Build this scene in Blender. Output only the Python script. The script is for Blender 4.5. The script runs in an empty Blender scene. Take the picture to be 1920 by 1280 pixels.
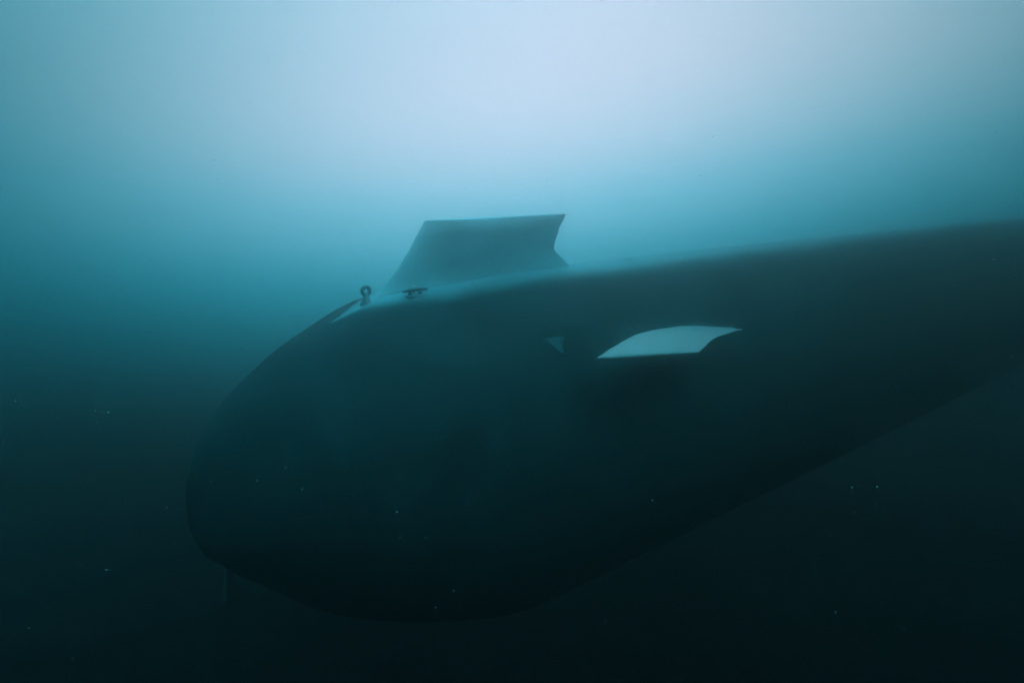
import bpy, bmesh, math, random
from mathutils import Vector, noise

scene = bpy.context.scene
C = scene.collection

# ------------------------------------------------------------------ camera
PITCH = 0.2249
cam_data = bpy.data.cameras.new("camera")
cam = bpy.data.objects.new("camera", cam_data)
C.objects.link(cam)
cam.location = (0, 0, 0)
cam.rotation_euler = (math.pi / 2 - PITCH, 0, 0)
cam_data.sensor_width = 36.0
cam_data.lens = 24.0
cam_data.clip_start = 0.05
cam_data.clip_end = 1000
cam_data.dof.use_dof = True
cam_data.dof.focus_distance = 3.4
cam_data.dof.aperture_fstop = 1.8
scene.camera = cam

# ------------------------------------------------------------------ world: daylight filtered down through the water column
world = bpy.data.worlds.new("World")
scene.world = world
world.use_nodes = True
nt = world.node_tree
nt.nodes.clear()
N, Lk = nt.nodes, nt.links


def M(op, a, b=None, clamp=False):
    n = N.new("ShaderNodeMath")
    n.operation = op
    n.use_clamp = clamp
    for i, v in enumerate((a, b)):
        if v is None:
            continue
        if isinstance(v, (int, float)):
            n.inputs[i].default_value = v
        else:
            Lk.new(v, n.inputs[i])
    return n.outputs[0]


def ramp_set(cr, stops, interp="LINEAR"):
    cr.interpolation = interp
    while len(cr.elements) > 1:
        cr.elements.remove(cr.elements[-1])
    cr.elements[0].position = stops[0][0]
    cr.elements[0].color = (*stops[0][1], 1)
    for p, c in stops[1:]:
        e = cr.elements.new(p)
        e.color = (*c, 1)


def lin(c):
    return tuple((v / 255 / 12.92) if v / 255 <= 0.04045 else ((v / 255 + 0.055) / 1.055) ** 2.4 for v in c)


tc = N.new("ShaderNodeTexCoord")
sep = N.new("ShaderNodeSeparateXYZ")
Lk.new(tc.outputs["Generated"], sep.inputs[0])
dx, dy, dz0 = sep.outputs["X"], sep.outputs["Y"], sep.outputs["Z"]
dz = M("MAXIMUM", M("MINIMUM", dz0, 0.17), -0.62)
dx = M("MAXIMUM", M("MINIMUM", dx, 0.68), -0.68)
# radiance of the open water in each direction: brightest up and ahead, falling away to the deep
K = (0.6253, 4.1663, -0.3162, -1.1965, 3.5761, -14.8810, 4.3990, 4.9172)
GAIN = 20.8522
zz, xx = M("MULTIPLY", dz, dz), M("MULTIPLY", dx, dx)
terms = [dz, dx, xx, M("MULTIPLY", dx, dz), zz, M("MULTIPLY", zz, dz), M("MULTIPLY", xx, dz)]
g = None
for k, tm in zip(K[1:], terms):
    v = M("MULTIPLY", tm, k)
    g = v if g is None else M("ADD", g, v)
g = M("ADD", g, K[0])
level = M("DIVIDE", 1.0, M("ADD", 1.0, M("EXPONENT", M("MULTIPLY", g, -1.0))))
cr = N.new("ShaderNodeValToRGB")
Lk.new(level, cr.inputs[0])
WARM = 2.65
RED = 1
ramp_set(cr.color_ramp, [(G / 240, lin((min(r * RED, 250), G, b))) for r, G, b in
         [(0, 0, 0), (0, 5, 7), (0, 14, 17), (0, 24, 28), (0, 40, 46), (0, 65, 76), (0, 85, 99), (3, 105, 124), (22, 122, 142),
          (66, 150, 172), (122, 172, 190), (170, 188, 202), (200, 205, 211), (222, 219, 215), (234, 238, 228)]])
# open water straight overhead is brighter than anything the lens sees; the water behind is dimmer than ahead
ZENITH, BEHIND = 1, 0.05
zen = M("MAXIMUM", M("SUBTRACT", dz0, 0.30), 0.0)
ahead = M("ADD", M("ADD", M("MULTIPLY", dy, 1.5), M("MULTIPLY", M("MAXIMUM", dz0, 0.0), 1.0)), 0.5)
ahead = M("MAXIMUM", M("MINIMUM", ahead, 1.0), 0.0)
strength = M("MULTIPLY", M("ADD", GAIN, M("MULTIPLY", zen, ZENITH)), M("ADD", BEHIND, M("MULTIPLY", ahead, 1 - BEHIND)))
bg = N.new("ShaderNodeBackground")
tint = N.new("ShaderNodeMixRGB")
tint.blend_type = "MULTIPLY"
tint.inputs[0].default_value = 1.0
warm = N.new("ShaderNodeCombineXYZ")
warm.inputs[1].default_value = 1.0
warm.inputs[2].default_value = 1.0
Lk.new(M("MULTIPLY", M("SUBTRACT", WARM, M("MULTIPLY", M("MINIMUM", M("MULTIPLY", zen, 3.0), 1.0), WARM - 0.4)), M("SUBTRACT", 1.0, M("MULTIPLY", xx, 1.25))), warm.inputs[0])
Lk.new(warm.outputs[0], tint.inputs[2])
Lk.new(cr.outputs[0], tint.inputs[1])
Lk.new(tint.outputs[0], bg.inputs["Color"])
Lk.new(strength, bg.inputs["Strength"])
wo = N.new("ShaderNodeOutputWorld")
Lk.new(bg.outputs[0], wo.inputs["Surface"])

# ------------------------------------------------------------------ sun, spread out by the water above
sun_d = bpy.data.lights.new("sun", "SUN")
sun_d.energy = 0.9
sun_d.angle = math.radians(25)
sun_d.color = (0.62, 0.92, 1.0)
sun = bpy.data.objects.new("sun", sun_d)
C.objects.link(sun)
sun.rotation_euler = (math.radians(24), math.radians(8), 0)

scene.view_settings.view_transform = "Standard"
scene.view_settings.look = "None"
scene.view_settings.exposure = 0
scene.view_settings.gamma = 1
scene.cycles.use_denoising = True
scene.cycles.volume_bounces = 1
scene.cycles.max_bounces = 3
scene.cycles.sample_clamp_indirect = 4


# ------------------------------------------------------------------ materials
def paint(name, base, rough, var=0.25, scale=1.2, spec=0.4, bump=0.02, metal=0.0):
    m = bpy.data.materials.new(name)
    m.use_nodes = True
    t = m.node_tree
    b = t.nodes["Principled BSDF"]
    b.inputs["Roughness"].default_value = rough
    b.inputs["Specular IOR Level"].default_value = spec
    b.inputs["Metallic"].default_value = metal
    co = t.nodes.new("ShaderNodeTexCoord")
    n1 = t.nodes.new("ShaderNodeTexNoise")
    n1.inputs["Scale"].default_value = scale
    n1.inputs["Detail"].default_value = 8
    n1.inputs["Roughness"].default_value = 0.65
    t.links.new(co.outputs["Object"], n1.inputs["Vector"])
    r = t.nodes.new("ShaderNodeValToRGB")
    t.links.new(n1.outputs["Fac"], r.inputs[0])
    ramp_set(r.color_ramp, [(0.3, tuple(v * (1 - var) for v in base)), (0.7, tuple(v * (1 + var) for v in base))])
    t.links.new(r.outputs[0], b.inputs["Base Color"])
    n2 = t.nodes.new("ShaderNodeTexNoise")
    n2.inputs["Scale"].default_value = scale * 14
    n2.inputs["Detail"].default_value = 5
    t.links.new(co.outputs["Object"], n2.inputs["Vector"])
    bp = t.nodes.new("ShaderNodeBump")
    bp.inputs["Strength"].default_value = 0.3
    bp.inputs["Distance"].default_value = bump
    t.links.new(n2.outputs["Fac"], bp.inputs["Height"])
    t.links.new(bp.outputs[0], b.inputs["Normal"])
    return m


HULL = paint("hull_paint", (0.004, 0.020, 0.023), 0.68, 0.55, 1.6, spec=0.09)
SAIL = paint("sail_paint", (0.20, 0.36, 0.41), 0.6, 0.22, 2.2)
WHITE = paint("white_plane_paint", (0.14, 0.155, 0.165), 0.5, 0.16, 3.0)
IRON = paint("dark_fitting_iron", (0.04, 0.09, 0.105), 0.6, 0.3, 9, bump=0.004)
STEEL = paint("pale_handle_metal", (0.75, 0.78, 0.78), 0.35, 0.1, 20, bump=0.001, metal=0.3)
MARK = paint("faded_mark_paint", (0.016, 0.05, 0.058), 0.7, 0.45, 12, spec=0.1, bump=0.002)


# ------------------------------------------------------------------ helpers
def mesh_obj(name, verts, faces, mat, parent=None, smooth=True):
    me = bpy.data.meshes.new(name)
    me.from_pydata([tuple(v) for v in verts], [], faces)
    bm = bmesh.new()
    bm.from_mesh(me)
    bmesh.ops.recalc_face_normals(bm, faces=bm.faces)
    bm.to_mesh(me)
    bm.free()
    if smooth:
        for p in me.polygons:
            p.use_smooth = True
    me.materials.append(mat)
    o = bpy.data.objects.new(name, me)
    C.objects.link(o)
    if parent:
        o.parent = parent
    return o


def loft(rings, cap=True):
    n = len(rings[0])
    V = [p for r in rings for p in r]
    F = []
    for i in range(len(rings) - 1):
        for j in range(n):
            k = (j + 1) % n
            F.append((i * n + j, i * n + k, (i + 1) * n + k, (i + 1) * n + j))
    if cap:
        F.append(tuple(range(n)))
        F.append(tuple((len(rings) - 1) * n + j for j in range(n)))
    return V, F


def tube(points, radius, n=12, closed=False):
    rings = []
    P = [Vector(p) for p in points]
    m = len(P)
    for i in range(m):
        if closed:
            t = (P[(i + 1) % m] - P[i - 1]).normalized()
        else:
            t = (P[min(i + 1, m - 1)] - P[max(i - 1, 0)]).normalized()
        ref = Vector((0, 1, 0)) if abs(t.y) < 0.8 else Vector((0, 0, 1))
        u = t.cross(ref).normalized()
        w = t.cross(u).normalized()
        r = radius[i] if isinstance(radius, (list, tuple)) else radius
        rings.append([P[i] + u * r * math.cos(2 * math.pi * j / n) + w * r * math.sin(2 * math.pi * j / n) for j in range(n)])
    if closed:
        V, F = loft(rings, cap=False)
        b = (m - 1) * n
        for j in range(n):
            k = (j + 1) % n
            F.append((b + j, b + k, k, j))
        return V, F
    return loft(rings)


def join(*parts):
    V, F = [], []
    for v, f in parts:
        o = len(V)
        V += list(v)
        F += [tuple(i + o for i in q) for q in f]
    return V, F


def box(cx, cy, cz, sx, sy, sz, bev=0.2):
    # box with chamfered top
    a, b = sx / 2, sy / 2
    k = 1 - bev
    rings = []
    for z, q in ((-sz / 2, 1), (sz / 2 * (1 - bev), 1), (sz / 2, k)):
        rings.append([Vector((cx + u * a * q, cy + v * b * q, cz + z)) for u, v in ((-1, -1), (1, -1), (1, 1), (-1, 1))])
    return loft(rings)


def interp(x, tab):
    if x <= tab[0][0]:
        return tab[0][1]
    for (a, fa), (b, fb) in zip(tab, tab[1:]):
        if x <= b:
            t = (x - a) / (b - a)
            return fa + (fb - fa) * t
    return tab[-1][1]


# ------------------------------------------------------------------ submarine. local axes: +X aft, -Y towards the camera side, +Z up
sub = bpy.data.objects.new("submarine", None)
C.objects.link(sub)
YAW = 0.8936
sub.location = (-2.9902, 5.7747, -3.0223)
sub.rotation_euler = (0, 0, math.pi / 2 - YAW)
sub["label"] = "huge dark submarine gliding through hazy teal water, seen from its rounded bow"
sub["category"] = "submarine"

PT, PB, PW = (4.004, 2.412, 2.082), (3.143, 1.205, 1.779), (4.517, 2.907, 1.461)
HT, HB, HW = 2.0, 2.054, 1.984
TAIL0, TAIL1 = 23.5, 32.0


# small corrections to the crown and keel lines along the nose
KT = [(0, .10), (.15, .048), (.4, .0), (.8, -.035), (1.3, -.012), (2.0, .052), (3.0, .0), (5, .0), (9, .04)]
KB = [(0, .01), (.1, .038), (.25, -.02), (.5, -.055), (1.1, .025), (2.2, .0), (6, -.02), (10, 0)]


def smooth_tab(x, tab):
    if x <= tab[0][0]:
        return tab[0][1]
    for (a, fa), (b, fb) in zip(tab, tab[1:]):
        if x <= b:
            t = (x - a) / (b - a)
            return fa + (fb - fa) * t * t * (3 - 2 * t)
    return tab[-1][1]


def prof(s, p):
    u = min(max(s / p[0], 0), 1)
    return (1 - (1 - u) ** p[1]) ** (1 / p[2])


def hull_radii(s):
    t, b, w = prof(s, PT) * HT, prof(s, PB) * HB, prof(s, PW) * HW
    t, b = max(t + smooth_tab(s, KT), 0.002), max(b + smooth_tab(s, KB), 0.002)
    if s > TAIL0:
        k = (s - TAIL0) / (TAIL1 - TAIL0)
        q = max(1 - k ** 1.9, 0.0) * 0.93 + 0.07 * (1 - k)
        t, b, w = t * q, b * q, w * q
    return t, b, w


def hull_pt(s, phi):
    t, b, w = hull_radii(s)
    si, co = math.sin(phi), math.cos(phi)
    return Vector((s, -w * co, (t if si > 0 else b) * si))


def deck_z(s, y=0.0):
    t, b, w = hull_radii(s)
    return t * math.sqrt(max(1 - (y / w) ** 2, 0))


NS, NP = 220, 112
rings = []
for i in range(NS + 1):
    s = 0.0008 + (i / NS) ** 2.4 * (TAIL1 - 0.05)
    rings.append([hull_pt(s, 2 * math.pi * j / NP) for j in range(NP)])
hull = mesh_obj("hull", *loft(rings), HULL, sub)

# --- sheen of light along the crown, painted as a paler strip, pointed at its fore end and fading out at its edges
SHEEN = HULL.copy()
SHEEN.name = "painted_sheen"
t_ = SHEEN.node_tree
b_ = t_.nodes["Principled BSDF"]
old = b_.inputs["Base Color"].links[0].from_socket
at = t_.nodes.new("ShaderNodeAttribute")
at.attribute_name = "sheen_fade"
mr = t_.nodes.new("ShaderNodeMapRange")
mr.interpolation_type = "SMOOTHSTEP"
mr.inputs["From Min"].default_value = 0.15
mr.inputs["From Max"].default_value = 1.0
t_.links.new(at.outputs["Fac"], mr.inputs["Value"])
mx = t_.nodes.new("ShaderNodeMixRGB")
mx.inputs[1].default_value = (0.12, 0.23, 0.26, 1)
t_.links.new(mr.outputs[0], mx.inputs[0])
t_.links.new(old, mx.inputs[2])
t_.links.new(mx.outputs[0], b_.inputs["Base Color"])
V, F, sheen_fade = [], [], []
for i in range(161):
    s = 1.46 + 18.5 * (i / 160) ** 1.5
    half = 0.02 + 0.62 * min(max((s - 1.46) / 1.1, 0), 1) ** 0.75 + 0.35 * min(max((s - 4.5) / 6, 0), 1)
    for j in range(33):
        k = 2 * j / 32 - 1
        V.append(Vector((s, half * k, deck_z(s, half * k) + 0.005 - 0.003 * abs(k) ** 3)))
        sheen_fade.append(min(abs(k) + max((s - 4.5) / 22, 0) + max((2.0 - s) / 0.8, 0), 1))
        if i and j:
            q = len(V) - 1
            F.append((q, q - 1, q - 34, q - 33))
sheen_strip = mesh_obj("deck_sheen", V, F, SHEEN, sub)
fade_attr = sheen_strip.data.attributes.new("sheen_fade", "FLOAT", "POINT")
fade_attr.data.foreach_set("value", sheen_fade)

# --- sail: horizontal sections between a swept leading edge and a notched trailing edge
LEAD = [(1.55, 1.74), (1.80, 1.93), (1.883, 1.995), (1.972, 2.115), (2.155, 2.281), (2.37, 2.451), (2.534, 2.556), (2.66, 2.636)]
TRAIL = [(1.55, 5.05), (1.90, 4.97), (1.983, 4.834), (2.06, 4.73), (2.148, 4.616), (2.20, 4.545), (2.255, 4.507), (2.34, 4.53), (2.44, 4.575),
         (2.475, 4.60), (2.485, 4.585), (2.50, 4.583), (2.515, 4.61), (2.53, 4.63), (2.60, 4.665), (2.66, 4.712)]
rings = []
zs = [1.55 + 0.02 * i for i in range(47)] + [2.475, 2.485, 2.50, 2.515, 2.645, 2.655, 2.66]
zs = sorted(set(round(z, 4) for z in zs if z <= 2.66))
for z in zs:
    a, b = interp(z, LEAD), interp(z, TRAIL)
    half = 0.12 + 0.03 * math.exp(-max(z - 1.93, 0) / 0.07)
    if z > 2.64:
        half -= (z - 2.64) * 0.8
    ring = []
    n = 36
    for j in range(2 * n):
        k = j / n
        sgn = 1 if k <= 1 else -1
        u = k if k <= 1 else 2 - k
        u = 0.5 - 0.5 * math.cos(math.pi * u)
        th = half * (4 * u * (1 - u)) ** 0.62 * (1 - 0.25 * u) * 1.05
        tilt = 0.02 * (u - 0.4) if z > 2.5 else 0
        ring.append(Vector((a + (b - a) * u, sgn * th, z + tilt * max(z - 2.5, 0) / 0.16)))
    rings.append(ring)
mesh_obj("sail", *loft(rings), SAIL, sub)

# --- white bow planes, one each side, swept forward and drooping a little
# outline rows: distance out from the centreline, leading s, trailing s
ROWS = [(1.20, 5.80, 6.9), (1.38, 5.35, 6.86), (1.44, 5.08, 6.80), (1.475, 4.86, 6.76), (1.50, 4.72, 6.70), (1.535, 4.57, 6.56), (1.58, 4.41, 6.32),
        (1.64, 4.24, 6.05), (1.72, 4.05, 5.76), (1.81, 3.85, 5.45), (1.92, 3.62, 5.17), (2.03, 3.38, 4.94), (2.12, 3.20, 4.74), (2.17, 3.10, 4.63), (2.20, 3.06, 4.57)]




def plane_mesh(side):
    rings = []
    for i, (w, a, b) in enumerate(ROWS):
        th = 0.026
        if i >= len(ROWS) - 2:
            th *= 0.75 if i == len(ROWS) - 2 else 0.35
        ring = []
        n = 28
        for j in range(2 * n):
            k = j / n
            sgn = 1 if k <= 1 else -1
            u = k if k <= 1 else 2 - k
            u = 0.5 - 0.5 * math.cos(math.pi * u)
            s = a + (b - a) * u
            t = th * (4 * u * (1 - u)) ** 0.55 * (1.15 - 0.4 * u)
            z = 1.24 - 0.118 * (s - 6.47) - 0.2 * (w - 1.55) - 0.015 - 0.02 * min(max((1.75 - w) / 0.3, 0), 1)
            ring.append(Vector((s, -side * w, z + sgn * t)))
        rings.append(ring)
    return loft(rings)


for side in (1, -1):
    bp_ = mesh_obj("bow_plane", *plane_mesh(side), WHITE, sub)
    bp_["label"] = "white bow plane catching the light on the dark flank" if side == 1 else "white bow plane hidden on the far flank"
    # hinge lug under the tip edge
    hs, hw = 4.12, 2.205
    hz = 1.24 - 0.118 * (hs - 6.47) - 0.2 * (hw - 1.55) - 0.02
    mesh_obj("hinge_lug", *box(hs, -side * hw, hz, 0.09, 0.035, 0.05), IRON, bp_)

# --- mooring ring on the deck ahead of the sail
rs = 1.905
rz = deck_z(rs)
rc = Vector((rs, 0, 1.962))
pts = [rc + Vector((math.cos(a) * 0.042, 0, math.sin(a) * 0.042)) for a in [2 * math.pi * i / 28 for i in range(28)]]
ring = mesh_obj("mooring_ring", *tube(pts, 0.02, 10, True), IRON, sub)
mesh_obj("lug", *tube([(rs + 0.005, 0, rz - 0.03), (rs, 0, rz + 0.012), (rs, 0, 1.932)], [0.09, 0.05, 0.025], 14), IRON, ring)

# --- dark cleat beside the foot of the sail, with two pale handles
cs, cw = 2.33, 0.27
cz = deck_z(cs, cw)
cleat = mesh_obj("deck_cleat", *join(
    box(cs, -cw, cz - 0.01, 0.20, 0.10, 0.06),
    tube([(cs - 0.06, -cw, cz - 0.02), (cs - 0.06, -cw, cz + 0.07)], 0.025, 10),
    tube([(cs + 0.06, -cw, cz - 0.02), (cs + 0.06, -cw, cz + 0.07)], 0.025, 10),
    tube([(cs - 0.15, -cw, cz + 0.055), (cs - 0.07, -cw, cz + 0.075), (cs + 0.07, -cw, cz + 0.075), (cs + 0.15, -cw, cz + 0.06)],
         [0.012, 0.026, 0.026, 0.012], 10)), IRON, sub)
for (hs, hw, hz, ln) in ((2.36, 0.19, 1.983, 0.035), (2.43, 0.2, 1.914, 0.075)):
    d = deck_z(hs, hw)
    mesh_obj("handle", *join(
        tube([(hs - ln / 2, -hw, hz), (hs + ln / 2, -hw, hz + 0.004)], 0.011, 8)), STEEL, cleat)
    mesh_obj("post", *tube([(hs, -hw, d - 0.03), (hs, -hw, hz - 0.005)], 0.007, 8), IRON, cleat)

# --- small vent hump far back on the deck
vs = 5.9
vz = deck_z(vs)
mesh_obj("deck_vent", *tube([(vs, 0, vz - 0.04), (vs, 0, vz + 0.01), (vs, 0, vz + 0.025), (vs, 0, vz + 0.032)], [0.07, 0.06, 0.04, 0.012], 14), IRON, sub)

# --- stub pole under the bow
mesh_obj("bow_pole", *tube([(0.34, 0, -0.35), (0.30, 0, -0.62), (0.27, 0, -0.80), (0.262, 0, -0.95), (0.262, 0, -0.97)], [0.06, 0.04, 0.032, 0.038, 0.02], 12), IRON, sub)


# --- faded markings: thin painted patches following the hull
def patch(name, outline, lift=0.006):
    """outline: (s, z) polygon on the near flank, laid over the curved skin"""
    n = len(outline)
    cs_, cz_ = sum(p[0] for p in outline) / n, sum(p[1] for p in outline) / n

    def on(s, z, q):
        t, b, w = hull_radii(s)
        h = t if z > 0 else b
        return Vector((s, -(w * math.sqrt(max(1 - (z / h) ** 2, 0)) + q), z))
    rings = []
    for k, q in ((1, -0.01), (1, lift), (0.75, lift), (0.5, lift), (0.25, lift), (0.05, lift)):
        rings.append([on(cs_ + (s - cs_) * k, cz_ + (z - cz_) * k, q) for s, z in outline])
    return mesh_obj(name, *loft(rings), MARK, sub)


patch("flank_mark", [(3.20, 1.50), (3.34, 1.50), (3.48, 1.48), (3.40, 1.42), (3.36, 1.33), (3.30, 1.37), (3.27, 1.44)])

# ------------------------------------------------------------------ drifting specks
random.seed(5)
V, F = [], []
for i in range(34000):
    y = 1.5 + 8.5 * random.random() ** 0.7
    x = random.uniform(-0.95, 1.05) * (y + 0.6)
    z = random.triangular(-0.95, 0.75, 0.25) * (y + 0.4) * 0.85 - 0.22 * y
    r = 0.00047 * y * math.exp(random.gauss(0, 0.3))
    ax = [Vector((random.gauss(0, 1), random.gauss(0, 1), random.gauss(0, 1))).normalized() for _ in range(3)]
    c = Vector((x, y, z))
    o = len(V)
    e = random.uniform(1, 1.9)
    u = ax[0]
    v = u.cross(ax[1]).normalized()
    w = u.cross(v)
    V += [c + u * r * e, c - u * r * e, c + v * r, c - v * r, c + w * r, c - w * r]
    for q in ((0, 2, 4), (2, 1, 4), (1, 3, 4), (3, 0, 4), (2, 0, 5), (1, 2, 5), (3, 1, 5), (0, 3, 5)):
        F.append(tuple(o + k for k in q))
SNOW = bpy.data.materials.new("speck_matter")
SNOW.use_nodes = True
b_ = SNOW.node_tree.nodes["Principled BSDF"]
b_.inputs["Base Color"].default_value = (0.27, 0.37, 0.37, 1)
b_.inputs["Roughness"].default_value = 1.0
b_.inputs["Specular IOR Level"].default_value = 0.0
me = bpy.data.meshes.new("floating_specks")
me.from_pydata([tuple(v) for v in V], [], F)
me.materials.append(SNOW)
specks = bpy.data.objects.new("floating_specks", me)
C.objects.link(specks)
specks["label"] = "fine pale specks drifting through the water"
specks["category"] = "specks"
specks["kind"] = "stuff"

# ------------------------------------------------------------------ the murky water itself
hz = bpy.data.materials.new("murky_water")
hz.use_nodes = True
t = hz.node_tree
t.nodes.clear()
pv = t.nodes.new("ShaderNodeVolumePrincipled")
pv.inputs["Color"].default_value = (0.72,0.95,0.95,1)
pv.inputs["Density"].default_value = 0.195
pv.inputs["Anisotropy"].default_value = 0.983
mo = t.nodes.new("ShaderNodeOutputMaterial")
t.links.new(pv.outputs[0], mo.inputs["Volume"])
x0, x1, y0, y1, z0, z1 = -22, 26, -5, 27.5, -11, 8
V = [(x, y, z) for x in (x0, x1) for y in (y0, y1) for z in (z0, z1)]
F = [(0, 1, 3, 2), (4, 6, 7, 5), (0, 4, 5, 1), (2, 3, 7, 6), (0, 2, 6, 4), (1, 5, 7, 3)]
haze = mesh_obj("haze", V, F, hz, None, smooth=False)
haze["kind"] = "stuff"
haze["label"] = "murky blue green water fading everything into the distance"
haze["category"] = "water"
